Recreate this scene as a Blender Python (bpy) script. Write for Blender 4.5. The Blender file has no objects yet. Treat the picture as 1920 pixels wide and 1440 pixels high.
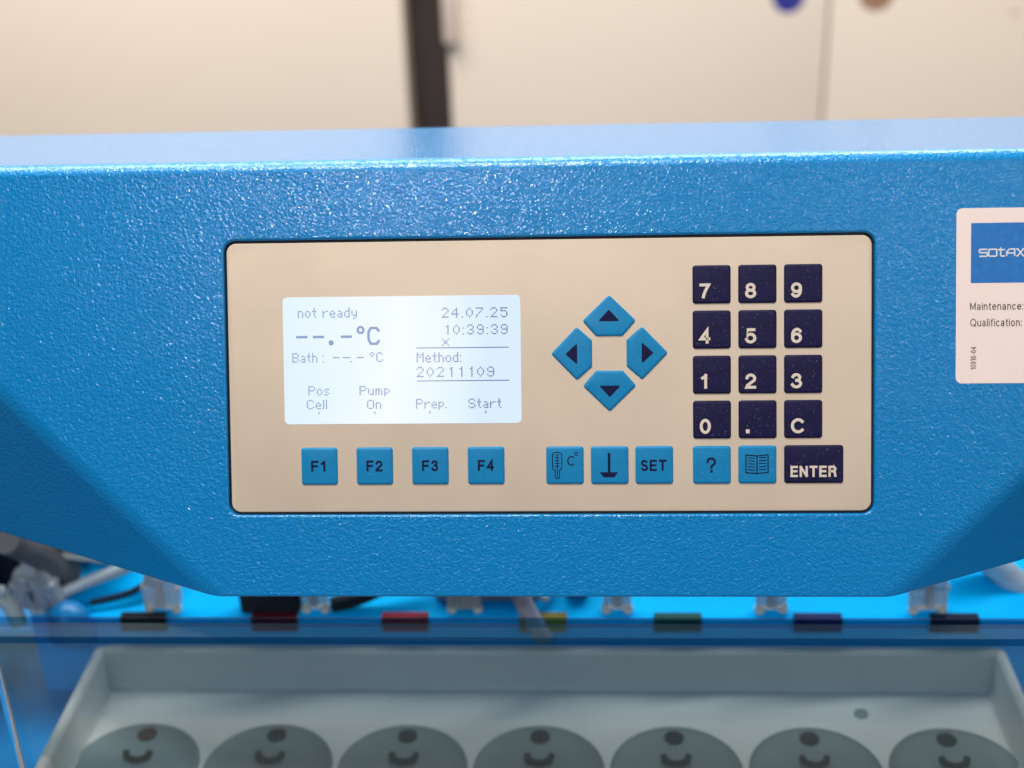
import bpy, bmesh, math, random
from mathutils import Vector, Matrix
random.seed(7)
S = bpy.context.scene
COL = S.collection
MM = 0.001
R = math.radians

# ------------------------------------------------------------------ camera
def cam_axes(p, y, r):
    cy, sy, cp, sp, cr, sr = math.cos(y), math.sin(y), math.cos(p), math.sin(p), math.cos(r), math.sin(r)
    f = Vector((sy*cp, cy*cp, -sp)); ri = Vector((cy, -sy, 0)); up = ri.cross(f)
    return cr*ri + sr*up, -sr*ri + cr*up, f
ri, up, fw = cam_axes(0.4583, -0.0648, -0.0367)
cd = bpy.data.cameras.new('camera'); cam = bpy.data.objects.new('camera', cd); COL.objects.link(cam)
m = Matrix((ri, up, -fw)).transposed().to_4x4(); m.translation = Vector((17.324, -464.526, 226.511))*MM
cam.matrix_world = m
cd.sensor_width = 36; cd.lens = 48.75; cd.clip_start = 0.01; cd.clip_end = 30
cd.dof.use_dof = True; cd.dof.focus_distance = 0.5155; cd.dof.aperture_fstop = 5.0
S.camera = cam
# ------------------------------------------------------------------ world, lamps
w = bpy.data.worlds.new('World'); S.world = w; w.use_nodes = True
bg = w.node_tree.nodes['Background']; bg.inputs[0].default_value = (0.95, 0.95, 1.0, 1); bg.inputs[1].default_value = 0.14
S.view_settings.view_transform = 'Standard'; S.view_settings.look = 'None'; S.view_settings.exposure = 0; S.view_settings.gamma = 1
def lamp(name, loc, target, sx, sy, watts, col):
    l = bpy.data.lights.new(name, 'AREA'); l.shape = 'RECTANGLE'; l.size = sx; l.size_y = sy; l.energy = watts; l.color = col
    o = bpy.data.objects.new(name, l); COL.objects.link(o); o.location = loc
    o.rotation_euler = (Vector(target)-Vector(loc)).to_track_quat('-Z', 'Y').to_euler(); return o
lamp('ceiling_lamp_key', (-0.20, -0.34, 1.47), (0, 0.15, -.05), 0.7, 0.22, 22, (1, .965, .94))
lamp('ceiling_lamp_front', (-0.29, -1.40, 0.98), (0, 0, -.05), 0.17, 0.06, 6.5, (1, .93, .96))
lamp('ceiling_lamp_right', (0.52, -1.40, 0.86), (0.1, 0, 0), 0.12, 0.07, 1.5, (1, .90, .98))
lamp('ceiling_lamp_rear', (-0.10, 0.46, 0.88), (0, .08, -.17), 1.5, 0.26, 21, (1, .97, .94))
lamp('fill_light_right', (1.25, -1.15, 0.36), (0, 0, -.1), 0.8, 0.5, 3, (1, .96, .92))  # soft low fill added to brighten the tray's back wall and the ledge

# ------------------------------------------------------------------ materials
def mat(name, base, rough=.5, spec=.5, ior=1.5, coat=0, bump=None, mottle=None, trans=0, metal=0, sheen=0):
    M = bpy.data.materials.new(name); M.use_nodes = True; nt = M.node_tree; b = nt.nodes['Principled BSDF']
    b.inputs['Base Color'].default_value = (*base, 1); b.inputs['Roughness'].default_value = rough
    b.inputs['Specular IOR Level'].default_value = spec; b.inputs['IOR'].default_value = ior
    b.inputs['Coat Weight'].default_value = coat; b.inputs['Coat Roughness'].default_value = .07
    b.inputs['Transmission Weight'].default_value = trans; b.inputs['Metallic'].default_value = metal
    tc = nt.nodes.new('ShaderNodeTexCoord')
    if mottle:                                   # (scale, amount)
        n = nt.nodes.new('ShaderNodeTexNoise'); n.inputs['Scale'].default_value = mottle[0]; n.inputs['Detail'].default_value = 4
        mr = nt.nodes.new('ShaderNodeMapRange'); mr.inputs['From Min'].default_value = .3; mr.inputs['From Max'].default_value = .7
        mr.inputs['To Min'].default_value = 1-mottle[1]; mr.inputs['To Max'].default_value = 1+mottle[1]
        mx = nt.nodes.new('ShaderNodeVectorMath'); mx.operation = 'SCALE'; mx.inputs[0].default_value = base
        nt.links.new(tc.outputs['Object'], n.inputs['Vector']); nt.links.new(n.outputs['Fac'], mr.inputs['Value'])
        nt.links.new(mr.outputs[0], mx.inputs['Scale']); nt.links.new(mx.outputs[0], b.inputs['Base Color'])
    if bump:                                     # (scale, distance, strength)
        n = nt.nodes.new('ShaderNodeTexNoise'); n.inputs['Scale'].default_value = bump[0]; n.inputs['Detail'].default_value = 2.5
        n.inputs['Roughness'].default_value = .45; n.inputs['Distortion'].default_value = .5
        bp = nt.nodes.new('ShaderNodeBump'); bp.inputs['Distance'].default_value = bump[1]; bp.inputs['Strength'].default_value = bump[2]
        nt.links.new(tc.outputs['Object'], n.inputs['Vector']); nt.links.new(n.outputs['Fac'], bp.inputs['Height'])
        nt.links.new(bp.outputs[0], b.inputs['Normal'])
        if coat:                                 # the clear top of the powder coat levels the relief out a little
            b2 = nt.nodes.new('ShaderNodeBump'); b2.inputs['Distance'].default_value = bump[1]; b2.inputs['Strength'].default_value = bump[2]*.52
            nt.links.new(n.outputs['Fac'], b2.inputs['Height']); nt.links.new(b2.outputs[0], b.inputs['Coat Normal'])
    return M
def glass(name, tint, rough=.02, refl=1.0):
    M = bpy.data.materials.new(name); M.use_nodes = True; nt = M.node_tree; nt.nodes.clear()
    o = nt.nodes.new('ShaderNodeOutputMaterial'); t = nt.nodes.new('ShaderNodeBsdfTransparent'); g = nt.nodes.new('ShaderNodeBsdfGlossy')
    f = nt.nodes.new('ShaderNodeFresnel'); f.inputs[0].default_value = 1.49; x = nt.nodes.new('ShaderNodeMixShader')
    k = nt.nodes.new('ShaderNodeMath'); k.operation = 'MULTIPLY'; k.inputs[1].default_value = refl
    t.inputs[0].default_value = (*tint, 1); g.inputs['Roughness'].default_value = rough
    ge = nt.nodes.new('ShaderNodeNewGeometry'); inv = nt.nodes.new('ShaderNodeMath'); inv.operation = 'SUBTRACT'; inv.inputs[0].default_value = 1; k0 = nt.nodes.new('ShaderNodeMath'); k0.operation = 'MULTIPLY'
    nt.links.new(ge.outputs['Backfacing'], inv.inputs[1]); nt.links.new(inv.outputs[0], k0.inputs[1]); nt.links.new(f.outputs[0], k0.inputs[0])   # only the outer side of the sheet mirrors
    nt.links.new(k0.outputs[0], k.inputs[0]); nt.links.new(k.outputs[0], x.inputs[0]); nt.links.new(t.outputs[0], x.inputs[1]); nt.links.new(g.outputs[0], x.inputs[2])
    nt.links.new(x.outputs[0], o.inputs[0]); return M
def emit(name, col, s):
    M = bpy.data.materials.new(name); M.use_nodes = True; nt = M.node_tree; b = nt.nodes['Principled BSDF']
    b.inputs['Base Color'].default_value = (.02, .02, .02, 1); b.inputs['Specular IOR Level'].default_value = .2
    b.inputs['Emission Color'].default_value = (*col, 1); b.inputs['Emission Strength'].default_value = s; return M
M_blue = mat('blue_powder_coat', (.0, .195, .48), .20, .4, 1.5, coat=.6, bump=(920, .0010, .46))
M_blue.node_tree.nodes['Principled BSDF'].inputs['Specular Tint'].default_value = (.40, .68, 1, 1)
M_bluesm = mat('blue_painted_metal', (.0, .2, .5), .35, mottle=(9, .12))
M_cyan = mat('lit_blue_plastic', (.0, .45, .95), .5, .02, mottle=(14, .1))  # the ledge's strong light is put into a lighter base colour
M_cream = mat('cream_membrane', (.615, .515, .395), .42, .25, mottle=(26, .05), bump=(1500, .0001, .25))
M_black = mat('black_backing', (.012, .012, .015), .6)
M_navy = mat('navy_key_plastic', (.010, .009, .045), .4, .15, mottle=(160, .2), bump=(900, .00012, .25))
M_kblue = mat('light_blue_key_plastic', (.006, .205, .43), .38, .2, mottle=(120, .06), bump=(900, .00012, .25))
M_pnavy = mat('navy_print', (.008, .008, .045), .5, .1)
M_pcream = mat('cream_print', (.66, .57, .46), .5)
M_stick = mat('sticker_paper', (.84, .71, .65), .5, .2, mottle=(60, .02))
M_sblue = mat('sticker_blue_print', (.004, .15, .46), .45, mottle=(400, .12))
M_ink = mat('black_ink', (.03, .022, .022), .5)
M_white = mat('white_print', (.68, .66, .66), .5)
M_dust = mat('dust_fleck', (.44, .44, .48), .7)
M_screen = emit('backlit_screen', (.83, .925, 1.0), 1.0)
# the backlight is uneven: whiter in the middle of the screen, bluer at its ends
nt = M_screen.node_tree; b = nt.nodes['Principled BSDF']; tc = nt.nodes.new('ShaderNodeTexCoord'); sep = nt.nodes.new('ShaderNodeSeparateXYZ')
cr = nt.nodes.new('ShaderNodeValToRGB'); ns = nt.nodes.new('ShaderNodeTexNoise'); ns.inputs['Scale'].default_value = 22; ad = nt.nodes.new('ShaderNodeMath'); ad.operation = 'MULTIPLY_ADD'
mr = nt.nodes.new('ShaderNodeMapRange'); mr.inputs['From Min'].default_value = -.045; mr.inputs['From Max'].default_value = .045
nt.links.new(tc.outputs['Object'], sep.inputs[0]); nt.links.new(sep.outputs[0], mr.inputs[0]); nt.links.new(tc.outputs['Object'], ns.inputs['Vector'])
nt.links.new(ns.outputs['Fac'], ad.inputs[0]); ad.inputs[1].default_value = .3; nt.links.new(mr.outputs[0], ad.inputs[2]); nt.links.new(ad.outputs[0], cr.inputs[0])
e = cr.color_ramp.elements; e[0].position = .12; e[0].color = (.74, .87, 1, 1); e[1].position = 1.12 if False else 1.0; e[1].color = (.68, .83, .99, 1)
for p_, c_ in ((.35, (.80, .91, 1, 1)), (.62, (.90, .965, 1, 1)), (.8, (.84, .93, 1, 1))):
    q_ = e.new(p_); q_.color = c_
nt.links.new(cr.outputs[0], b.inputs['Emission Color'])
M_seg = emit('lcd_segment', (.36, .45, .70), .95)
nt = M_seg.node_tree; b = nt.nodes['Principled BSDF']; tc = nt.nodes.new('ShaderNodeTexCoord'); sep = nt.nodes.new('ShaderNodeSeparateXYZ')
cr = nt.nodes.new('ShaderNodeValToRGB'); mr = nt.nodes.new('ShaderNodeMapRange'); mr.inputs['From Min'].default_value = -.045; mr.inputs['From Max'].default_value = .045
nt.links.new(tc.outputs['Object'], sep.inputs[0]); nt.links.new(sep.outputs[0], mr.inputs[0]); nt.links.new(mr.outputs[0], cr.inputs[0])
e = cr.color_ramp.elements; e[0].position = 0; e[0].color = (.25, .38, .62, 1); e[1].position = 1; e[1].color = (.10, .15, .36, 1)
for p_, c_ in ((.35, (.29, .37, .62, 1)), (.62, (.34, .38, .60, 1)), (.8, (.17, .22, .46, 1))):
    q_ = e.new(p_); q_.color = c_
nt.links.new(cr.outputs[0], b.inputs['Emission Color'])
M_cab = mat('cream_cabinet_laminate', (.90, .765, .61), .5, .3, mottle=(3, .03))
M_dark = mat('dark_brown_board', (.045, .032, .028), .7, mottle=(12, .3))
M_hinge = mat('brown_hinge', (.72, .57, .46), .5)
M_mblue = mat('blue_magnet', (.03, .035, .26), .5)
M_mbrown = mat('brown_magnet', (.36, .20, .11), .6)
M_glass = glass('tinted_acrylic', (.77, .87, .89), .03)
nt = M_glass.node_tree; o_ = [n for n in nt.nodes if n.type == 'OUTPUT_MATERIAL'][0]; sh_ = o_.inputs[0].links[0].from_socket     # haze of wiped, scratched acrylic, with front reflection put in as milky colour
df_ = nt.nodes.new('ShaderNodeBsdfDiffuse'); df_.inputs[0].default_value = (.50, .62, .62, 1); x_ = nt.nodes.new('ShaderNodeMixShader'); ns = nt.nodes.new('ShaderNodeTexNoise'); ns.inputs['Scale'].default_value = 14
mr = nt.nodes.new('ShaderNodeMapRange'); mr.inputs['To Min'].default_value = .035; mr.inputs['To Max'].default_value = .085; tc = nt.nodes.new('ShaderNodeTexCoord')
nt.links.new(tc.outputs['Object'], ns.inputs['Vector']); nt.links.new(ns.outputs['Fac'], mr.inputs[0]); nt.links.new(mr.outputs[0], x_.inputs[0]); nt.links.new(sh_, x_.inputs[1]); nt.links.new(df_.outputs[0], x_.inputs[2]); nt.links.new(x_.outputs[0], o_.inputs[0])
M_gedge = glass('tinted_acrylic_edge', (.42, .70, .80), .25, .25)
M_tray = mat('beige_tray', (.52, .47, .44), .45, mottle=(20, .05))
M_disc = mat('grey_well', (.13, .15, .155), .5, .2, mottle=(40, .12))
M_hole = mat('black_hole', (.006, .006, .008), .7, .05)
M_clear = mat('clear_fitting_plastic', (.6, .68, .73), .22, trans=.55)
M_foot = mat('milky_fitting_foot', (.6, .66, .6), .35)
M_tube = mat('milky_tube', (.62, .72, .76), .25, trans=.35)
M_grey = mat('grey_plastic', (.12, .125, .13), .5, mottle=(60, .3))
M_lgrey = mat('lilac_grey_plastic', (.30, .30, .38), .45, mottle=(50, .15))
M_blk = mat('black_rubber', (.014, .022, .035), .6, .1)
M_steel = mat('polished_steel', (.75, .78, .8), .2, metal=1)
M_bench = mat('dark_bench_top', (.03, .034, .04), .4, mottle=(6, .2))
M_wall = mat('room_wall', (.6, .55, .48), .8, mottle=(3, .05))
TABC = {'black': (.012, .014, .02), 'dark red': (.10, .006, .02), 'red': (.22, .010, .03), 'yellow': (.22, .19, .03), 'green': (.0, .07, .06), 'dark blue': (.003, .010, .10), 'near black': (.006, .012, .05)}

# ------------------------------------------------------------------ mesh helpers
def link(name, me, ma, parent=None, loc=None, mw=None, smooth=False):
    o = bpy.data.objects.new(name, me); COL.objects.link(o)
    if ma and not me.materials: me.materials.append(ma)
    if parent: o.parent = parent
    if mw is not None: o.matrix_basis = mw
    if loc is not None: o.location = loc
    if smooth: me.shade_smooth()
    return o
def pyd(name, v, f):
    me = bpy.data.meshes.new(name); me.from_pydata([Vector(p)*MM for p in v], [], f); me.update(); return me
def box_bm(bm, x0, x1, y0, y1, z0, z1, bev=0):
    r = bmesh.ops.create_cube(bm, size=1, matrix=Matrix.Translation(((x0+x1)/2*MM, (y0+y1)/2*MM, (z0+z1)/2*MM)) @ Matrix.Diagonal(((x1-x0)*MM, (y1-y0)*MM, (z1-z0)*MM, 1)))
    if bev:
        ed = {e for v in r['verts'] for e in v.link_edges}
        bmesh.ops.bevel(bm, geom=list(ed), offset=bev*MM, segments=3, profile=.5, affect='EDGES')
def tobj(name, bm, ma, parent=None, smooth=True, ang=35, **k):
    me = bpy.data.meshes.new(name); bmesh.ops.recalc_face_normals(bm, faces=bm.faces); bm.to_mesh(me); bm.free()
    if smooth: me.shade_smooth(); me.set_sharp_from_angle(angle=R(ang))
    return link(name, me, ma, parent, **k)
def box(name, b, ma, parent=None, bev=0, **k):
    bm = bmesh.new(); box_bm(bm, *b, bev=bev); return tobj(name, bm, ma, parent, **k)
def tube_bm(bm, pts, rad, seg=14, sub=6):
    # smooth tube through points (mm), Catmull-Rom
    P = [Vector(p) for p in pts]; Q = []
    for i in range(len(P)-1):
        p0 = P[max(i-1, 0)]; p1 = P[i]; p2 = P[i+1]; p3 = P[min(i+2, len(P)-1)]
        for s in range(sub):
            t = s/sub; Q.append(.5*((2*p1)+(-p0+p2)*t+(2*p0-5*p1+4*p2-p3)*t*t+(-p0+3*p1-3*p2+p3)*t**3))
    Q.append(P[-1]); rings = []
    ref = Vector((0, 0, 1))
    for i, q in enumerate(Q):
        d = (Q[min(i+1, len(Q)-1)]-Q[max(i-1, 0)]).normalized()
        if abs(d.dot(ref)) > .95: ref = Vector((1, 0, 0))
        a = d.cross(ref).normalized(); b = d.cross(a); ref = a.cross(d) if False else ref
        rr = rad[min(i, len(rad)-1)] if isinstance(rad, (list, tuple)) else rad
        rings.append([bm.verts.new((q+rr*(math.cos(2*math.pi*k/seg)*a+math.sin(2*math.pi*k/seg)*b))*MM) for k in range(seg)])
    for A, B in zip(rings, rings[1:]):
        for k in range(seg): bm.faces.new((A[k], A[(k+1) % seg], B[(k+1) % seg], B[k]))
    bm.faces.new(rings[0]); bm.faces.new(list(reversed(rings[-1])))
def lathe_bm(bm, prof, cx=0, cy=0, z0=0, seg=40):
    rings = []
    for r_, z_ in prof: rings.append([bm.verts.new(((cx+r_*math.cos(2*math.pi*k/seg))*MM, (cy+r_*math.sin(2*math.pi*k/seg))*MM, (z0+z_)*MM)) for k in range(seg)])
    for A, B in zip(rings, rings[1:]):
        for k in range(seg): bm.faces.new((A[k], A[(k+1) % seg], B[(k+1) % seg], B[k]))
    bm.faces.new(rings[0]); bm.faces.new(rings[-1])
def rpoly(pts, r, inset=0, n=6):
    # polygon (CCW) offset inward by inset, corners filleted; same vertex count for every inset
    N = len(pts); P = [Vector(p).to_2d() for p in pts]; L = []
    for i in range(N):
        a, b = P[i], P[(i+1) % N]; d = (b-a).normalized(); nrm = Vector((-d.y, d.x)); L.append((a+nrm*inset, d))
    V = []
    for i in range(N):
        (a, d), (b, e_) = L[i-1], L[i]; det = d.x*e_.y-d.y*e_.x; t = ((b.x-a.x)*e_.y-(b.y-a.y)*e_.x)/det; V.append(a+d*t)
    rr = max(r-inset, .12); out = []
    for i in range(N):
        p = V[i]; a = (V[i-1]-p).normalized(); b = (V[(i+1) % N]-p).normalized(); half = a.angle(b)/2
        dist = rr/math.tan(half); c = p+(a+b).normalized()*(rr/math.sin(half)); s = p+a*dist-c; e2 = p+b*dist-c
        a0 = math.atan2(s.y, s.x); a1 = math.atan2(e2.y, e2.x); da = (a1-a0+math.pi) % (2*math.pi)-math.pi
        for k in range(n+1):
            t = a0+da*k/n; out.append((c.x+rr*math.cos(t), c.y+rr*math.sin(t)))
    return out
def rect(x0, x1, y0, y1): return [(x0, y0), (x1, y0), (x1, y1), (x0, y1)]
def stack(name, loops, cap=True, base=False):
    v = []; f = []; n = len(loops[0][0])
    for L, z in loops: v += [(x, y, z) for x, y in L]
    for j in range(len(loops)-1):
        for k in range(n):
            a, b = j*n+k, j*n+(k+1) % n; f.append((a, b, b+n, a+n))
    if cap: f.append(tuple((len(loops)-1)*n+k for k in range(n)))
    if base: f.append(tuple(reversed(range(n))))
    me = pyd(name, v, f); me.shade_smooth(); me.set_sharp_from_angle(angle=R(40)); return me
def dome(name, pts, r, h, e_=.9, w0=0, n=5, cn=6):
    lo = [(rpoly(pts, r, 0, cn), w0-.3), (rpoly(pts, r, 0, cn), w0)]
    for i in range(1, n+1):
        a = math.pi/2*i/n; lo.append((rpoly(pts, r, e_*(1-math.cos(a)), cn), w0+h*math.sin(a)))
    return stack(name, lo)
def flat(pts, z): return pyd('outline', [(x, y, z) for x, y in pts], [tuple(range(len(pts)))])
class Ink:                                       # flat print: ribbons, discs, polygons joined in one mesh
    def __init__(s, z=0): s.v = []; s.f = []; s.z = z
    def poly(s, pts):
        i = len(s.v); s.v += [(x, y, s.z) for x, y in pts]; s.f.append(tuple(range(i, i+len(pts))))
    def rect(s, x0, x1, y0, y1): s.poly(rect(x0, x1, y0, y1))
    def line(s, pts, wd, closed=False):
        P = [Vector(p) for p in pts]; n = len(P); A = []
        for i in range(n):
            a = P[(i-1) % n] if (closed or i > 0) else None; b = P[(i+1) % n] if (closed or i < n-1) else None
            d1 = (P[i]-a).normalized() if a is not None else None; d2 = (b-P[i]).normalized() if b is not None else None
            if d1 is None: d1 = d2
            if d2 is None: d2 = d1
            n1 = Vector((-d1.y, d1.x)); n2 = Vector((-d2.y, d2.x)); mm_ = (n1+n2).normalized(); k = wd/2/max(mm_.dot(n1), .35); A.append((P[i]+mm_*k, P[i]-mm_*k))
        i0 = len(s.v)
        for a, b in A: s.v += [(a.x, a.y, s.z), (b.x, b.y, s.z)]
        for i in range(n if closed else n-1):
            j = (i+1) % n; s.f.append((i0+2*i, i0+2*i+1, i0+2*j+1, i0+2*j))
        s.z += .002
    def arc(s, cx, cy, rx, ry, a0, a1, wd, n=20):
        full = abs(a1-a0) >= 359.9
        s.line([(cx+rx*math.cos(R(a0+(a1-a0)*k/n)), cy+ry*math.sin(R(a0+(a1-a0)*k/n))) for k in range(n if full else n+1)], wd, full)
    def mesh(s, name): return pyd(name, s.v, s.f)
def A_(cx, cy, rx, ry, a0, a1, n=14): return [(cx+rx*math.cos(R(a0+(a1-a0)*k/n)), cy+ry*math.sin(R(a0+(a1-a0)*k/n))) for k in range(n+1)]
EL = lambda cx, cy, rx, ry: ('c', A_(cx, cy, rx, ry, 0, 360, 22)[:-1])
GL = {
'0': (.44, [EL(.5, .5, .5, .5)]), '1': (.22, [[(0, .77), (.5, .83), (1, 1)], [(1, 1.0), (1, 0)]]), '2': (.46, [A_(.5, .71, .47, .29, 172, -32)+[(.1, .16), (0, 0), (1, 0)]]),
'3': (.44, [A_(.48, .76, .42, .24, 165, -88), A_(.49, .27, .51, .27, 88, -165)]), '4': (.5, [[(.76, 0), (.76, 1), (0, .28), (1, .28)]]),
'5': (.45, [[(.92, 1), (.2, 1), (.08, .5)]+A_(.48, .32, .52, .32, 138, -165)]), '6': (.45, [EL(.5, .31, .48, .31), A_(.56, .5, .54, .5, 196, 42)]),
'7': (.44, [[(0, 1), (1, 1), (.62, .55), (.4, .2), (.34, 0)]]), '8': (.45, [EL(.5, .76, .42, .24), EL(.5, .27, .5, .27)]), '9': (.45, [EL(.5, .69, .48, .31), A_(.44, .5, .54, .5, 16, -138)]),
'C': (.62, [A_(.52, .5, .52, .5, 42, 318, 20)]), 'E': (.5, [[(1, 1), (0, 1), (0, 0), (1, 0)], [(0, .52), (.92, .52)]]), 'N': (.55, [[(0, 0), (0, 1)], [(0, 1), (1, 0)], [(1, 0), (1, 1)]]),
'T': (.56, [[(0, 1), (1, 1)], [(.5, 1), (.5, 0)]]), 'R': (.54, [[(0, 0), (0, 1), (.66, 1)]+A_(.66, .76, .32, .24, 90, -90)+[(0, .52)], [(.62, .52), (.9, .38), (1, 0)]]),
'F': (.48, [[(1, 1), (0, 1), (0, 0)], [(0, .5), (.86, .5)]]), 'S': (.5, [A_(.5, .75, .46, .25, 28, 262)+A_(.5, .255, .5, .255, 80, -152)]),
'?': (.46, [A_(.5, .73, .48, .27, 178, -45)+[(.55, .42), (.52, .27)], ('d', .52, .02)]), 'M': (.62, [[(0, 0), (0, 1)], [(0, 1), (.5, .1)], [(.5, .1), (1, 1)], [(1, 1), (1, 0)]]),
'Q': (.68, [EL(.5, .5, .5, .5), [(.62, .25), (1, -.06)]]), 'a': (.38, [A_(.48, .52, .42, .2, 155, 0)+[(.9, 0)], EL(.45, .2, .43, .2)]), 'i': (0, [[(.5, 0), (.5, .72)], ('d', .5, .97)]),
'n': (.38, [[(0, 0), (0, .72)], [(0, .4)]+A_(.5, .46, .5, .26, 180, 0)+[(1, 0)]]), 't': (.2, [[(.5, .95), (.5, .12), (.7, 0), (1, 0)], [(0, .72), (1, .72)]]), 'e': (.42, [[(0, .38), (1, .38)]+A_(.5, .36, .5, .36, 5, 315)]),
'c': (.38, [A_(.5, .36, .5, .36, 45, 315)]), 'u': (.38, [[(0, .72), (0, .26)]+A_(.5, .26, .5, .26, 180, 360)+[(1, .72)], [(1, .3), (1, 0)]]), 'l': (0, [[(.5, 0), (.5, 1)]]),
'f': (.2, [[(.45, 0), (.45, .85), (.65, 1), (1, 1)], [(0, .72), (1, .72)]]), 'o': (.42, [EL(.5, .36, .5, .36)]), ':': (0, [('d', .5, .66), ('d', .5, .04)]), '-': (.25, [[(0, .38), (1, .38)]])}
def type_mesh(name, txt, bx, z, sw, rot=0, gap=.27):
    cap = sw*.42
    # sans-serif lettering drawn as ribbons, fitted to the box bx = (x0, y0, x1, y1) in mm
    tot = sum(GL[c][0] for c in txt)+gap*(len(txt)-1); I = Ink(z); cx = 0
    W_, H_ = (bx[2]-bx[0], bx[3]-bx[1]) if not rot else (bx[3]-bx[1], bx[2]-bx[0]); kx = (W_-sw)/max(tot, .01); ky = H_-sw
    for c in txt:
        gw = GL[c][0]
        def pt(p):
            x = sw/2+(cx+p[0]*gw)*kx; y = sw/2+p[1]*ky
            return (bx[0]+x, bx[1]+y) if not rot else (bx[2]-y, bx[1]+x)
        for g in GL[c][1]:
            if isinstance(g, tuple) and g[0] == 'c': I.line([pt(p) for p in g[1]], sw, True)
            elif isinstance(g, tuple):
                q = pt(g[1:]); I.rect(q[0]-sw*.56, q[0]+sw*.56, q[1]-sw*.56, q[1]+sw*.56)
            else:                                # square ends, so that strokes reach the box
                q = [Vector(pt(p)) for p in g]; q[0] = q[0]+(q[0]-q[1]).normalized()*cap; q[-1] = q[-1]+(q[-1]-q[-2]).normalized()*cap; I.line(q, sw)
        I.z += .004; cx += gw+gap
    return I.mesh(name)
def thing(name, label, cat, loc, group=None):
    o = bpy.data.objects.new(name, None); COL.objects.link(o); o.location = loc; o.empty_display_size = .01; tag(o, label, cat, group); return o
def tag(o, label, cat, group=None):
    o['label'] = label; o['category'] = cat
    if group: o['group'] = group
    return o

# ------------------------------------------------------------------ the setting
def struct(name, b, ma):
    o = box(name, b, ma); o['kind'] = 'structure'; return o
struct('bench', (-900, 900, -420, 685, -360, -330), M_bench)
struct('wall', (-1500, 1500, 740, 760, -1100, 1300), M_dark)
struct('floor', (-2500, 2500, -2500, 2500, -1130, -1100), M_wall)

def cabinet(x0, x1, label, doors):
    t = thing('cabinet', label, 'cabinet', (x0*MM+.02, .72, -.33))
    inv = t.matrix_basis.inverted()
    def P(name, b, ma, bev=0):
        o = box(name, b, ma, t, bev); o.matrix_basis = Matrix.Translation(-t.location); return o
    P('carcass', (x0, x1, 719, 738, -520, 620), M_cab)
    for a, b in doors: P('door', (a, b, 700, 718, -510, 610), M_cab, 1.2)
    return t, P
cabinet(-760, -138.6, 'large cream cabinet at the left of the dark gap', [(-760, -138.6)])
t, P = cabinet(-101.2, 760, 'cream cabinet with two doors at the right of the dark gap', [(-101.2, 212.4), (214.6, 760)])
P('hinge', (-104.2, -92.5, 691, 699.6, -29, 75), M_hinge, 1.5)
def magnet(x, z, r, ma, label):
    bm = bmesh.new(); lathe_bm(bm, [(r*.93, 0), (r, -1), (r, -5), (r*.9, -7), (r*.5, -7.6)], seg=32)
    o = tobj('magnet', bm, ma, mw=Matrix.Translation((x*MM, .6998, z*MM)) @ Matrix.Rotation(R(-90), 4, 'X').inverted() @ Matrix.Identity(4))
    return tag(o, label, 'magnet')
magnet(179.5, 1.5, 14.0, M_mblue, 'round dark blue magnet on the cream cabinet door')
magnet(250.5, 3.0, 15.5, M_mbrown, 'round brown magnet on the cream cabinet door')
magnet(362.5, -15, 3.6, M_hinge, 'tiny pale brown magnet at the right end of the cream cabinet')

# ------------------------------------------------------------------ the instrument
inst = thing('laboratory_instrument', 'blue laboratory instrument with a cream control panel, lit screen and keypad', 'laboratory instrument', (0, .05, -.33))
TAU = 0.4060
HM = Matrix(((1, 0, 0, 0), (0, math.sin(TAU), -math.cos(TAU), 0), (0, math.cos(TAU), math.sin(TAU), 0), (0, 0, 0, 1)))   # local u, v, w -> world
IM = Matrix.Translation(-inst.location)
def hp(name, me, ma, parent=inst, u=0, v=0, wz=0):      # part of the tilted head
    return link(name, me, ma, parent, mw=IM @ HM @ Matrix.Translation((u*MM, v*MM, wz*MM)))
def sub(name, me, ma, parent): return link(name, me, ma, parent)
def ip(name, b, ma, bev=0):                              # part of the base, world mm
    o = box(name, b, ma, inst, bev); o.matrix_basis = IM; return o

# head housing
WF = .6
V = [(-127, -83.6, WF), (-264, 49.5, WF), (-264, 81, WF), (264, 81, WF), (264, 49.5, WF), (127, -83.6, WF),
     (-264, -56.4, -47.8), (264, -56.4, -47.8), (-264, -48, -63.9), (264, -48, -63.9), (-264, 105.4, -95), (264, 105.4, -95)]
F = [(0, 5, 4, 3, 2, 1), (0, 1, 6), (5, 7, 4), (0, 6, 8, 9, 7, 5), (1, 2, 10, 8, 6), (4, 7, 9, 11, 3), (2, 3, 11, 10), (8, 10, 11, 9)]
me = pyd('housing_raw', V, F); raw = bpy.data.objects.new('raw', me); COL.objects.link(raw)
at = me.attributes.new('bevel_weight_edge', 'FLOAT', 'EDGE')
def wt(a, b):
    s = {a, b}
    if s in ({2, 3},): return .42
    if s in ({0, 1}, {5, 4}): return .38
    if s in ({0, 5},): return .16
    if s in ({0, 6}, {5, 7}): return .16
    return .25
for i, e_ in enumerate(me.edges): at.data[i].value = wt(*e_.vertices)
md = raw.modifiers.new('b', 'BEVEL'); md.limit_method = 'WEIGHT'; md.width = 10*MM; md.segments = 6; md.profile = .5; md.use_clamp_overlap = True
bpy.context.view_layer.update()
me2 = bpy.data.meshes.new_from_object(raw.evaluated_get(bpy.context.evaluated_depsgraph_get())); bpy.data.objects.remove(raw)
bm = bmesh.new(); bm.from_mesh(me2); bpy.data.meshes.remove(me2)
front = max((f for f in bm.faces if f.normal.z > .999), key=lambda f: f.calc_area())
outer_e = list(front.edges); bmesh.ops.delete(bm, geom=[front], context='FACES_ONLY')
HW, HH, HR = 120.7, 51.7, 4.2
prev = None; first_e = []
prof = [(-1.1*(1-math.sin(R(a))), WF-1.1*(1-math.cos(R(a)))) for a in (0, 18, 36, 54, 72, 90)] + [(0, -3.2)]
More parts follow.
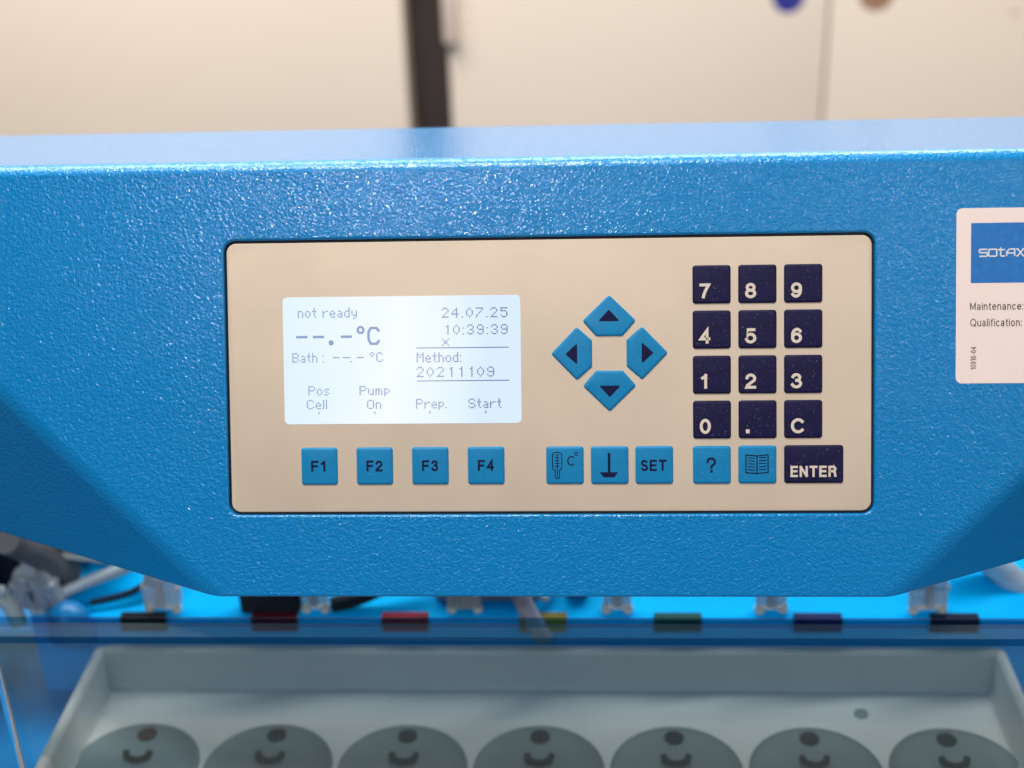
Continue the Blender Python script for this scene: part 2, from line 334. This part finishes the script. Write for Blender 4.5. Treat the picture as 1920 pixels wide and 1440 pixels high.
for off, wz in prof:
    L = rpoly(rect(-HW, HW, -HH, HH), HR+1.2, 0, 8) if False else rpoly(rect(-HW+off, HW-off, -HH+off, HH-off), HR-off, 0, 8)
    vs = [bm.verts.new((x*MM, y*MM, wz*MM)) for x, y in L]; n = len(vs)
    if prev is None: first_e = [bm.edges.new((vs[k], vs[(k+1) % n])) for k in range(n)]
    else:
        for k in range(n): bm.faces.new((prev[k], prev[(k+1) % n], vs[(k+1) % n], vs[k]))
    prev = vs
bmesh.ops.triangle_fill(bm, use_beauty=True, use_dissolve=False, edges=outer_e+first_e, normal=Vector((0, 0, 1)))
bmesh.ops.recalc_face_normals(bm, faces=bm.faces)
me = bpy.data.meshes.new('head_housing'); bm.to_mesh(me); bm.free(); me.shade_smooth()
house = hp('head_housing', me, M_blue)
wn = house.modifiers.new('wn', 'WEIGHTED_NORMAL'); wn.mode = 'FACE_AREA'; wn.weight = 100; wn.keep_sharp = True
# black sheet added behind the faceplate to darken the gap's shade, then the plate
hp('gap_shade_sheet', stack('gap_shade_sheet', [(rpoly(rect(-HW-.3, HW+.3, -HH-.3, HH+.3), HR, 0, 8), -3.1), (rpoly(rect(-HW-.3, HW+.3, -HH-.3, HH+.3), HR, 0, 8), -2.2)]), M_black)
PW, PH = 119.75, 50.75
hp('faceplate', dome('faceplate', rect(-PW, PW, -PH, PH), 3.6, .35, .35, -.35, 3, 8), M_cream)
bm = bmesh.new(); box_bm(bm, -PW+1, PW-1, -PH+1, PH-1, -2.2, -.7); hp('faceplate_core', (lambda me: (bm.to_mesh(me), bm.free(), me)[2])(bpy.data.meshes.new('core')), M_black)
# screen
scr = hp('screen', stack('screen', [(rpoly(rect(-44.7, 44.7, -23.9, 23.9), 1.7, 0), .0), (rpoly(rect(-44.7, 44.7, -23.9, 23.9), 1.7, 0), .08)]), M_screen, u=-54.05, v=6.5)
SU, SV = -54.05, 6.5
FONT = {
'0': '..#..|.#.#.|#...#|#...#|#...#|.#.#.|..#..', '1': '...#.|..##.|...#.|...#.|...#.|...#.|...#.', '2': '.###.|#...#|....#|...#.|..#..|.#...|#####',
'3': '.###.|#...#|....#|..##.|....#|#...#|.###.', '4': '...#.|..##.|.#.#.|#..#.|#####|...#.|...#.', '5': '#####|#....|####.|....#|....#|#...#|.###.',
'7': '#####|....#|...#.|..#..|.#...|#....|#....', '9': '.###.|#...#|#...#|.####|....#|#...#|.###.', '.': '.|.|.|.|.|.|#', ':': '.|.|#|.|.|.|#',
'n': '....|....|###.|#..#|#..#|#..#|#..#', 'o': '....|....|.##.|#..#|#..#|#..#|.##.', 't': '.#.|.#.|###|.#.|.#.|.#.|..#', 'r': '....|....|#.##|##..|#...|#...|#...',
'e': '....|....|.##.|#..#|####|#...|.###', 'a': '....|....|.##.|...#|.###|#..#|.###', 'd': '...#|...#|.###|#..#|#..#|#..#|.###', 'y': '....|....|#..#|#..#|#..#|.###|...#|.##.',
'h': '#...|#...|###.|#..#|#..#|#..#|#..#', 's': '....|....|.###|#...|.##.|...#|###.', 'l': '#|#|#|#|#|#|#', 'u': '....|....|#..#|#..#|#..#|#..#|.###', 'm': '.....|.....|####.|#.#.#|#.#.#|#.#.#|#.#.#',
'p': '....|....|###.|#..#|#..#|###.|#...|#...', 'M': '#...#|##.##|#.#.#|#.#.#|#...#|#...#|#...#', 'B': '####.|#...#|#...#|####.|#...#|#...#|####.', 'P': '####.|#...#|#...#|####.|#....|#....|#....',
'C': '.###.|#...#|#....|#....|#....|#...#|.###.', 'O': '.###.|#...#|#...#|#...#|#...#|#...#|.###.', 'S': '.###.|#...#|#....|.###.|....#|#...#|.###.', ' ': '..|..|..|..|..|..|..',
'°': '.##.|#..#|.##.|....|....|....|....', '*': '#.....#|.#...#.|..###..|..#.#..|..###..|.#...#.|#.....#'}
def lcd(txt, x0, y0, x1, y1, gap=1):
    cols = sum(len(FONT[c].split('|')[0]) for c in txt)+gap*(len(txt)-1); sx = (x1-x0)/cols; sy = (y1-y0)/7; I = Ink(.13); cx = 0
    for c in txt:
        rows = FONT[c].split('|')
        for j, row in enumerate(rows):
            for i, ch in enumerate(row):
                if ch == '#':
                    a = x0+(cx+i)*sx-SU; t_ = y1-j*sy-SV; I.rect(a+.03*sx, a+.93*sx, t_-.93*sy, t_-.05*sy)
        cx += len(rows[0])+gap
    sub('screen_text', I.mesh('screen_text'), M_seg, scr)
lcd('not ready', -93.1, 22.6, -70.6, 26.4); lcd('24.07.25', -38.8, 22.1, -14.1, 25.9, 2); lcd('10:39:39', -38.3, 15.8, -14.1, 19.6, 2)
lcd('*', -38.9, 11.5, -35.9, 14.5); lcd('Method:', -48.4, 5.5, -31.6, 9.3); lcd('20211109', -48.5, 0, -19.3, 3.85, 2)
lcd('Bath', -95.5, 5.8, -85.9, 9.5); lcd(':', -83.9, 5.8, -83.4, 9.5); lcd('.', -73.4, 5.8, -72.7, 9.3); lcd('°C', -66.3, 5.8, -61.0, 9.5)
lcd('Pos', -89.6, -6.6, -81.6, -3.0); lcd('Cell', -90.3, -11.8, -82.5, -8.2); lcd('Pump', -70.2, -6.6, -58.7, -3.1); lcd('On', -67.4, -11.8, -62.0, -8.3)
lcd('Prep.', -48.9, -11.8, -37.3, -8.1); lcd('Start', -29.2, -11.8, -16.8, -8.1)
def strokes(name, fn):
    I = Ink(.13); fn(I); I.v = [(x-SU, y-SV, z) for x, y, z in I.v]; sub(name, I.mesh(name), M_seg, scr)
strokes('screen_line', lambda I: I.line([(-48.4, 10.95), (-13.8, 10.95)], .38)); strokes('screen_line', lambda I: I.line([(-48.3, -1.4), (-13.7, -1.4)], .38))
def bigline(I):
    for a, b in ((-93.9, -89.5), (-87.5, -83.2), (-76.9, -72.7)): I.line([(a, 15.45), (b, 15.45)], .95)
    I.poly([(-80.6+1.0*math.cos(k*math.pi/5), 13.2+1.05*math.sin(k*math.pi/5)) for k in range(10)])
    I.arc(-69.4, 17.9, 1.15, 1.2, 22.5, 382.5, .85, 8)
    I.line([(-62.3, 17.3), (-63.4, 18.6), (-65.5, 18.6), (-66.4, 17.2), (-66.4, 14.2), (-65.5, 12.7), (-63.4, 12.7), (-62.3, 14.0)], .95)
strokes('screen_text', bigline)
strokes('screen_text', lambda I: [I.line([(a, 7.6), (b, 7.6)], .42) for a, b in ((-80.1, -77.5), (-76.3, -73.6), (-71.0, -68.4))])
for x in (-85.75, -64.5, -43.7, -22.7): strokes('screen_mark', lambda I: I.line([(x, -12.7), (x, -13.7)], .45))

# keys
HK = .75
def key(pts, ma, r=1.1, label=None):
    cx = sum(p[0] for p in pts)/len(pts); cy = sum(p[1] for p in pts)/len(pts)
    me = dome('key', [(x-cx, y-cy) for x, y in pts], r, HK, 1.0); o = hp('key', me, ma, u=cx, v=cy); o['cx'] = 0
    del o['cx']
    if label: o['label'] = label
    KEYS.append((cx, cy, max(abs(x-cx) for x, y in pts)-1.1, max(abs(y-cy) for x, y in pts)-1.1, len(pts)))
    return o, cx, cy
KEYS = []; LZ = HK+.06
def legend(o, me, ma): sub('key_legend', me, ma, o)
def sqkey(x, top, ma, wd=14.0, label=None): return key(rect(x, x+wd, top-14.1, top+.05), ma, 1.1, label)
cols = (54.4, 71.15, 87.85); rows = (40.4, 23.75, 7.05, -9.6)
digits = [['7', '8', '9'], ['4', '5', '6'], ['1', '2', '3'], ['0', '.', 'C']]
for j, row in enumerate(digits):
    for i, ch in enumerate(row):
        o, cx, cy = sqkey(cols[i], rows[j], M_navy, label='navy key marked '+('point' if ch == '.' else ch))
        x0 = cols[i]-cx+2.4; y0 = rows[j]-13.95-cy+1.75
        if ch == '.': legend(o, flat(rect(x0+.2, x0+1.6, y0+.1, y0+1.5), LZ), M_pcream)
        else:
            wdt = {'1': 2.3, 'C': 5.1, '7': 4.0}.get(ch, 4.1); dx = {'1': .5}.get(ch, 0)
            legend(o, type_mesh('key_legend', ch, (x0+dx, y0-(.06 if ch not in '1477' else 0), x0+dx+wdt, y0+5.55), LZ, 1.08), M_pcream)
o, cx, cy = sqkey(87.85, -26.35, M_navy, 21.7, 'wide navy ENTER key')
legend(o, type_mesh('key_legend', 'ENTER', (90.1-cx, -38.1-cy, 106.9-cx, -33.9-cy), LZ, .84, gap=.36), M_pcream)
for k in range(4):
    x = -92.75+21.03*k; o, cx, cy = sqkey(x, -26.3, M_kblue, 13.8, 'light blue key marked F%d' % (k+1))
    legend(o, type_mesh('key_legend', 'F%d' % (k+1), (-3.1, -2.0, 2.3+.7*(k > 0), 2.15), LZ, .78, gap=.34), M_pnavy)
def zk(x, y, kx): return ((x-kx)/30-7, (520-y)/30-7)          # enlarged drawing units of the key symbols to mm
# thermometer
o, cx, cy = sqkey(-.25, -26.35, M_kblue, 14, 'light blue key with a thermometer symbol'); I = Ink(LZ); z = lambda x, y: zk(x, y, 145)
I.line([z(*p) for p in ((245, 163), (292, 163), (313, 174), (320, 192), (320, 340), (310, 352), (293, 366), (293, 438), (287, 452), (268, 458), (250, 452), (245, 438), (245, 366), (224, 352), (216, 340), (216, 192), (224, 174))], .33, True)
I.line([z(268, 188), z(268, 440)], .3); [I.line([z(244, y), z(292, y)], .3) for y in (190, 222, 253, 285, 318)]
I.arc(*z(428, 258), 1.35, 1.6, 48, 312, .42); I.arc(*z(482, 180), .55, .6, 0, 360, .3, 16); legend(o, I.mesh('key_legend'), M_pnavy)
o, cx, cy = sqkey(16.45, -26.4, M_kblue, 14, 'light blue key with a stirrer symbol'); I = Ink(LZ); z = lambda x, y: zk(x, y, 645)
I.poly([z(*p) for p in ((833, 386), (862, 386), (862, 178), (855, 169), (840, 169), (833, 178))]); I.poly([z(*p) for p in ((742, 386), (785, 444), (905, 444), (948, 386))]); legend(o, I.mesh('key_legend'), M_pnavy)
o, cx, cy = sqkey(33.0, -26.4, M_kblue, 14, 'light blue SET key'); legend(o, type_mesh('key_legend', 'SET', (34.95-cx, -35.6-cy, 44.5-cx, -31.4-cy), LZ, .76, gap=.36), M_pnavy)
o, cx, cy = sqkey(54.3, -26.45, M_kblue, 14, 'light blue key with a question mark'); legend(o, type_mesh('key_legend', '?', (59.2-cx, -36.3-cy, 62.8-cx, -30.6-cy), LZ, .82), M_pnavy)
o, cx, cy = sqkey(71.05, -26.4, M_kblue, 14, 'light blue key with an open book symbol'); I = Ink(LZ); z = lambda x, y: zk(x, y, 625)
I.line([z(*p) for p in ((706, 202), (765, 206), (828, 212), (890, 206), (950, 200), (950, 398), (890, 402), (828, 408), (765, 404), (706, 398))], .42, True)
I.line([z(828, 212), z(828, 408)], .45); [I.line([z(a, y), z(b, y+s_)], .36) for a, b, s_ in ((728, 805, 5), (851, 930, -5)) for y in (233, 265, 298, 332, 366)]
legend(o, I.mesh('key_legend'), M_pnavy)
AC = (23.6, 8.3)
for k, nm in enumerate(('up', 'left', 'down', 'right')):
    a = R(90*k); rt = lambda x, y: (AC[0]+x*math.cos(a)-y*math.sin(a), AC[1]+x*math.sin(a)+y*math.cos(a))
    o, cx, cy = key([rt(*p) for p in ((4.9, 6.4), (9.9, 12.1), (0, 21.7), (-9.9, 12.1), (-4.9, 6.4))], M_kblue, .9, 'light blue key with an arrow pointing '+nm)
    tri = [rt(-4.1, 11.95), rt(3.9, 11.95), rt(-.1, 16.3)]; legend(o, flat([(x-cx, y-cy) for x, y in rpoly(tri, .3, 0, 3)], LZ), M_pnavy)

# maintenance sticker
st = hp('sticker', stack('sticker', [(rpoly(rect(-32, 32, -31.9, 31.9), 2.2, 0), 0), (rpoly(rect(-32, 32, -31.9, 31.9), 2.2, 0), .12)]), M_stick, u=182, v=28.0, wz=WF)
sf = lambda x0, y0, x1, y1: (x0-182, y0-28, x1-182, y1-28)
x0, y0, x1, y1 = sf(155.2, 32.7, 208.5, 54.5); sub('printed_block', flat(rect(x0, x1, y0, y1), .17), M_sblue, st)
I = Ink(.22)                                                    # the wide rounded logotype, drawn stroke by stroke
lx, ly, lw, lh, sw = 158.2-182, 42.4-28, 2.85, 2.5, .52
def LG(x, pts, closed=False): I.line([(lx+x+px_*lw, ly+py_*lh) for px_, py_ in pts], sw, closed)
LG(0, [(1, 1), (.1, 1), (0, .9), (0, .6), (.1, .52), (.9, .52), (1, .42), (1, .1), (.9, 0), (0, 0)])
LG(3.35, [(.1, 0), (0, .12), (0, .88), (.1, 1), (.9, 1), (1, .88), (1, .12), (.9, 0)], True)
LG(6.6, [(.35, 1.25), (.35, .12), (.45, 0), (.9, 0)]); LG(6.6, [(0, .92), (.9, .92)])
LG(9.75, [(0, 0), (0, .6), (.35, 1), (1, 1), (1, 0)]); LG(9.75, [(0, .42), (1, .42)])
LG(13.1, [(0, 1), (.2, 1), (.9, 0), (1.1, 0)]); LG(13.1, [(0, 0), (.2, 0), (.9, 1), (1.1, 1)])
sub('printed_logo', I.mesh('printed_logo'), M_white, st)
sub('printed_text', type_mesh('printed_text', 'Maintenance:', sf(155.0, 22.9, 174.0, 25.6), .17, .30, gap=.25), M_ink, st)
sub('printed_text', type_mesh('printed_text', 'Qualification:', sf(155.1, 16.9, 173.5, 19.7), .17, .30, gap=.25), M_ink, st)
sub('printed_text', type_mesh('printed_text', '10916-04', sf(155.3, 1.1, 157.3, 9.5), .17, .2, 90, gap=.3), M_ink, st)

# dust and fibres lying on keys, plate and housing
dv = []; df = []
def fleck(u, v, z, l, wd, a):
    i = len(dv); c_, s_ = math.cos(a), math.sin(a)
    for x, y, h in ((-l, 0, 0), (0, -wd, 0), (l, 0, 0), (0, wd, 0), (0, 0, wd*1.2)): dv.append((u+x*c_-y*s_, v+x*s_+y*c_, z+h))
    df.extend([(i, i+1, i+4), (i+1, i+2, i+4), (i+2, i+3, i+4), (i+3, i, i+4)])
for cx, cy, hw, hh, n in KEYS:
    for _ in range(int((36 if cx > 45 else 22)*hw*hh/36)):
        u, v = random.uniform(-hw, hw), random.uniform(-hh, hh)
        if n > 4:
            if abs(u)+abs(v) > 7.0: continue
        fleck(cx+u, cy+v, HK+.02, random.uniform(.05, .2)*(2 if random.random() < .1 else 1), random.uniform(.03, .07), random.uniform(0, 6.3))
for _ in range(420):
    u, v = random.uniform(-118, 118), random.uniform(-49, 49)
    if any(abs(u-c[0]) < c[2]+2.5 and abs(v-c[1]) < c[3]+2.5 for c in KEYS) or (-99.5 < u < -8.5 and -18 < v < 31): continue
    fleck(u, v, .02, random.uniform(.05, .25), random.uniform(.03, .08), random.uniform(0, 6.3))
for _ in range(150):
    u, v = random.uniform(-215, 185), random.uniform(-80, 76)
    if abs(u) < 123 and abs(v) < 54 or u > 148 or v < -81+max(0, abs(u)-120)*1.1: continue
    fleck(u, v, WF+.03, random.uniform(.08, .3), random.uniform(.04, .1), random.uniform(0, 6.3))
o = hp('dust', pyd('dust', dv, df), M_dust); o['kind'] = 'stuff'

# base: deck, carriage, side posts
ip('deck', (-330, 330, -150, 260, -232, -200), M_bluesm, 4)
ip('base_housing', (-322, 322, -142, 252, -330, -232.5), M_bluesm, 3)
for s in (-1, 1): ip('side_post', (282*s-14, 282*s+14, 20, 60, -200, 60), M_bluesm, 3)
# carriage: ledge with a sloping top
cs = [(64.5, -200), (64.5, -157), (66.5, -156), (73, -156), (77, -154), (132, -146), (136, -149), (136, -200)]
v = []; f = []
for x in (-250, 240): v += [(x, a, b_) for a, b_ in cs]
n = len(cs); f = [tuple(range(n)), tuple(reversed(range(n, 2*n)))]+[(k, (k+1) % n, n+(k+1) % n, n+k) for k in range(n)]
bm = bmesh.new(); bm.from_mesh(pyd('c', v, f)); o = tobj('carriage', bm, M_cyan, inst); o.matrix_basis = IM
for x, c in zip((-193.6, -131.6, -70.5, -6.5, 55.2, 118.6, 179.8), ('black', 'dark red', 'red', 'yellow', 'green', 'dark blue', 'near black')):
    ma = bpy.data.materials.get('tab_'+c) or mat('tab_'+c, TABC[c], .5, .15)
    bm = bmesh.new(); box_bm(bm, -11, 11, -2.2, 0, -6.5, 1.2, .5); box_bm(bm, -11, 11, -.1, 3, -.2, 1.4, .4)
    o = tobj('colour_tab', bm, ma, inst); o.matrix_basis = IM @ Matrix.Translation((x*1.009*MM, 64.3*MM, -156.4*MM)); o['label'] = c+' tab on the bright blue ledge'
ip('pump_block', (-150, -121, 67, 77, -158, -118), M_blk, 3); ip('corner_filler', (-330, -246, 84, 126, -156, -70), M_blk, 3); ip('corner_filler', (236, 330, 84, 126, -150, -70), M_grey, 3); ip('bracket', (-245, -204, 104, 128, -150, -118), M_grey, 2)  # the two far end boxes are added to fill the dark corners

# acrylic shield right under the head
sh = thing('acrylic_shield', 'clear tinted acrylic shield across the front under the blue head', 'shield', (-.02, -.02, -.2))
SM = Matrix.Translation(-sh.location)
bm = bmesh.new(); box_bm(bm, -300, 262, -26.0, -16.2, -200, -100.8); o = tobj('pane', bm, M_glass, sh, smooth=False); o.matrix_basis = SM
box('top_edge', (-300, 262, -16.1, -12.6, -103.0, -100.2), M_gedge, sh, .4).matrix_basis = SM
box('top_edge', (-300, 262, -27.6, -26.1, -102.6, -99.9), M_gedge, sh, .4).matrix_basis = SM
bm = bmesh.new(); tube_bm(bm, [(-219, -33, -104), (-219, -33, -150), (-219, -33, -198)], 1.6)
o = tobj('edge_glint_rod', bm, M_steel, sh); o.matrix_basis = SM  # rod added to imitate the bright reflection along the pane's side edge

# beige cell tray with seven wells
tr = thing('cell_tray', 'beige cell tray with seven round grey wells behind the acrylic shield', 'tray', (-.007, .01, -.2))
TM = Matrix.Translation(-tr.location)
x0, x1, y0, y1 = -219.5, 205, -62, 62
bm = bmesh.new()
L0 = rpoly(rect(x0, x1, y0, y1), 5, 0, 5); Ls = [(0, -199.5), (0, -172), (.8, -170.3), (2.6, -170), (4.2, -171), (5, -173), (5.6, -187), (8, -190)]
me = stack('tray_body', [(rpoly(rect(x0, x1, y0, y1), 5, i_, 5), z_) for i_, z_ in Ls], cap=True); o = link('tray_body', me, M_tray, tr, mw=TM)
for k in range(7):
    x = -7.3+59.5*(k-3)
    bm = bmesh.new(); lathe_bm(bm, [(28.6, 0), (28.6, .6), (27.6, 1.1), (26.6, .5), (20, .4), (10, .3)], seg=48); d = tobj('well', bm, M_disc, tr); d.matrix_basis = TM @ Matrix.Translation((x*MM, -.7*MM, -189.8*MM))
    bm = bmesh.new(); lathe_bm(bm, [(4.4, 0), (4.4, .5), (4.0, .7), (2, .7)], seg=24); h = tobj('hole_shade_disc', bm, M_hole if k else mat('brown_hole_shade', (.04, .012, .01), .7, .05), d); h.matrix_basis = Matrix.Translation((0, 21*MM, .0005))  # dark disc stands for the shaded inside of a hole
    bm = bmesh.new(); tube_bm(bm, [(-5.4, 8.6, 2.2), (-4.2, 5.6, 1.8), (0, 4.0, 1.6), (4.2, 5.6, 1.8), (5.4, 8.6, 2.2)], 1.5, 10)
    h = tobj('hook', bm, M_hole, d); h.matrix_basis = Matrix.Translation((0, -1*MM, 0))
bm = bmesh.new(); lathe_bm(bm, [(3.2, 0), (3, .8), (2, 1)], seg=20); d = tobj('screw', bm, M_grey, tr); d.matrix_basis = TM @ Matrix.Translation((137.4*MM, 38.2*MM, -.19))

# clear tube fittings on the ledge
def connector(x, label, big=1.0, tilt=0):
    t = thing('tube_fitting', label, 'tube fitting', (x*1.009*MM, .0695, -.1558), 'clear tube fittings on the blue ledge'); t.rotation_euler = (0, R(tilt), 0)
    bm = bmesh.new(); me = stack('body', [(rpoly(rect(-7.4*big, 7.4*big, -4, 4), 1.6, i_, 4), z_) for i_, z_ in ((.6, 3.2), (0, 3.8), (0, 12), (-.8, 13), (-.8, 15), (.4, 16), (1.2, 22), (2.2, 23))], cap=True, base=True); bm.from_mesh(me)
    box_bm(bm, -2.2, 2.2, -5.2, -3.8, 5, 21, .5)
    tobj('body', bm, M_clear, t)
    for s in (-1, 1):
        bm = bmesh.new(); lathe_bm(bm, [(1.2, 0), (2.3, .6), (2.5, 2.2), (2.2, 3.6), (1.2, 4.2)], seg=16); q = tobj('foot', bm, M_foot, t); q.location = (s*5.6*big*MM, -.001, 0)
    bm = bmesh.new(); tube_bm(bm, [(0, 0, 22), (0, 1, 34), (2, 8, 52), (4, 22, 74)], 2.6, 12); tobj('spout_tube', bm, M_tube, t)
for x, l, bg_, ti in ((-185, 'clear plastic tube fitting beside the black tab, leftmost of the row', 1.15, 3), (-112.6, 'clear plastic tube fitting between the dark red and red tabs', .8, 0),
                      (-42.9, 'clear plastic tube fitting between the red and yellow tabs', 1.1, 0), (27.6, 'clear plastic tube fitting between the yellow and green tabs', .9, 0),
                      (98.0, 'clear plastic tube fitting between the green and dark blue tabs', .95, -3), (168.4, 'large clear plastic tube fitting beside the rightmost tab', 1.15, -3)): connector(x, l, bg_, ti)
def tube(pts, rad, ma, label, cat='tube', name='tube'):
    bm = bmesh.new(); tube_bm(bm, pts, rad); return tag(tobj(name, bm, ma), label, cat)
tube([(176, 95, -118), (196, 92, -137), (222, 86, -158), (250, 80, -176)], 6.5, M_tube, 'thick pale milky tube slanting down at the right end')
tube([(-240, 72, -150), (-226, 78, -146), (-205, 84, -140), (-188, 88, -130)], 3.0, M_tube, 'white tube slanting up at the left over the bright blue ledge')
tube([(-222, 70, -152), (-205, 75, -150), (-190, 82, -144)], 1.5, M_blk, 'thin black tube under the white slanting tube')
tube([(-106, 70, -153), (-94, 71, -150), (-80, 74, -144), (-66, 80, -134)], 3.8, M_blk, 'black tube slanting up behind the red tab')
tube([(-6, 70, -150), (-2, 84, -142), (8, 100, -128)], 2.2, M_tube, 'thin pale tube slanting up behind the yellow tab')
bm = bmesh.new(); box_bm(bm, -58, -8, 75, 90, -156, -120, 3); tag(tobj('valve_block', bm, M_lgrey), 'lilac grey valve block behind the yellow tab', 'valve')
bm = bmesh.new(); box_bm(bm, 3, 15, 76, 90, -154, -124, 3); tag(tobj('clamp', bm, M_blk), 'small black clamp beside the lilac grey valve block', 'clamp')
tube([(-20, 57, -118), (-16, 58, -140), (-10, 57, -154), (-6, 57, -163)], 4.2, M_lgrey, 'lilac grey hose hanging between the lilac grey block and the yellow tab', 'hose', 'hose')
# tangle at the left end
tube([(-250, 60, -110), (-243, 74, -128), (-236, 84, -146)], 7, M_grey, 'thick grey hose at the far left under the blue head', 'hose', 'hose')
tube([(-232, 90, -112), (-222, 90, -124), (-214, 92, -136)], 6, M_grey, 'brownish grey hose beside the white slanting tube', 'hose', 'hose')
tube([(-262, 62, -142), (-258, 64, -150), (-256, 64, -160)], 4.0, M_foot, 'short milky stub standing at the far left', 'tube', 'tube')
tube([(-268, 52, -128), (-262, 58, -136), (-258, 60, -139)], 3, M_tube, 'short clear stub above the milky stub at the far left', 'tube', 'tube')
bm = bmesh.new(); lathe_bm(bm, [(10, 0), (10, 8), (8.6, 13), (5, 16.5), (1, 18)], cx=-229, cy=58, z0=-162); tag(tobj('cap', bm, M_bluesm), 'dark blue domed cap at the left end of the ledge', 'cap')
connector(-238, 'clear plastic fitting leaning at the far left beside the dark blue cap', 1.0, -16)
connector(-252, 'clear plastic fitting at the very left edge of the row', .9, 12)
tube([(-244, 76, -128), (-226, 84, -136), (-212, 90, -142)], 1.6, M_foot, 'thin white tube crossing the clear fittings at the far left')
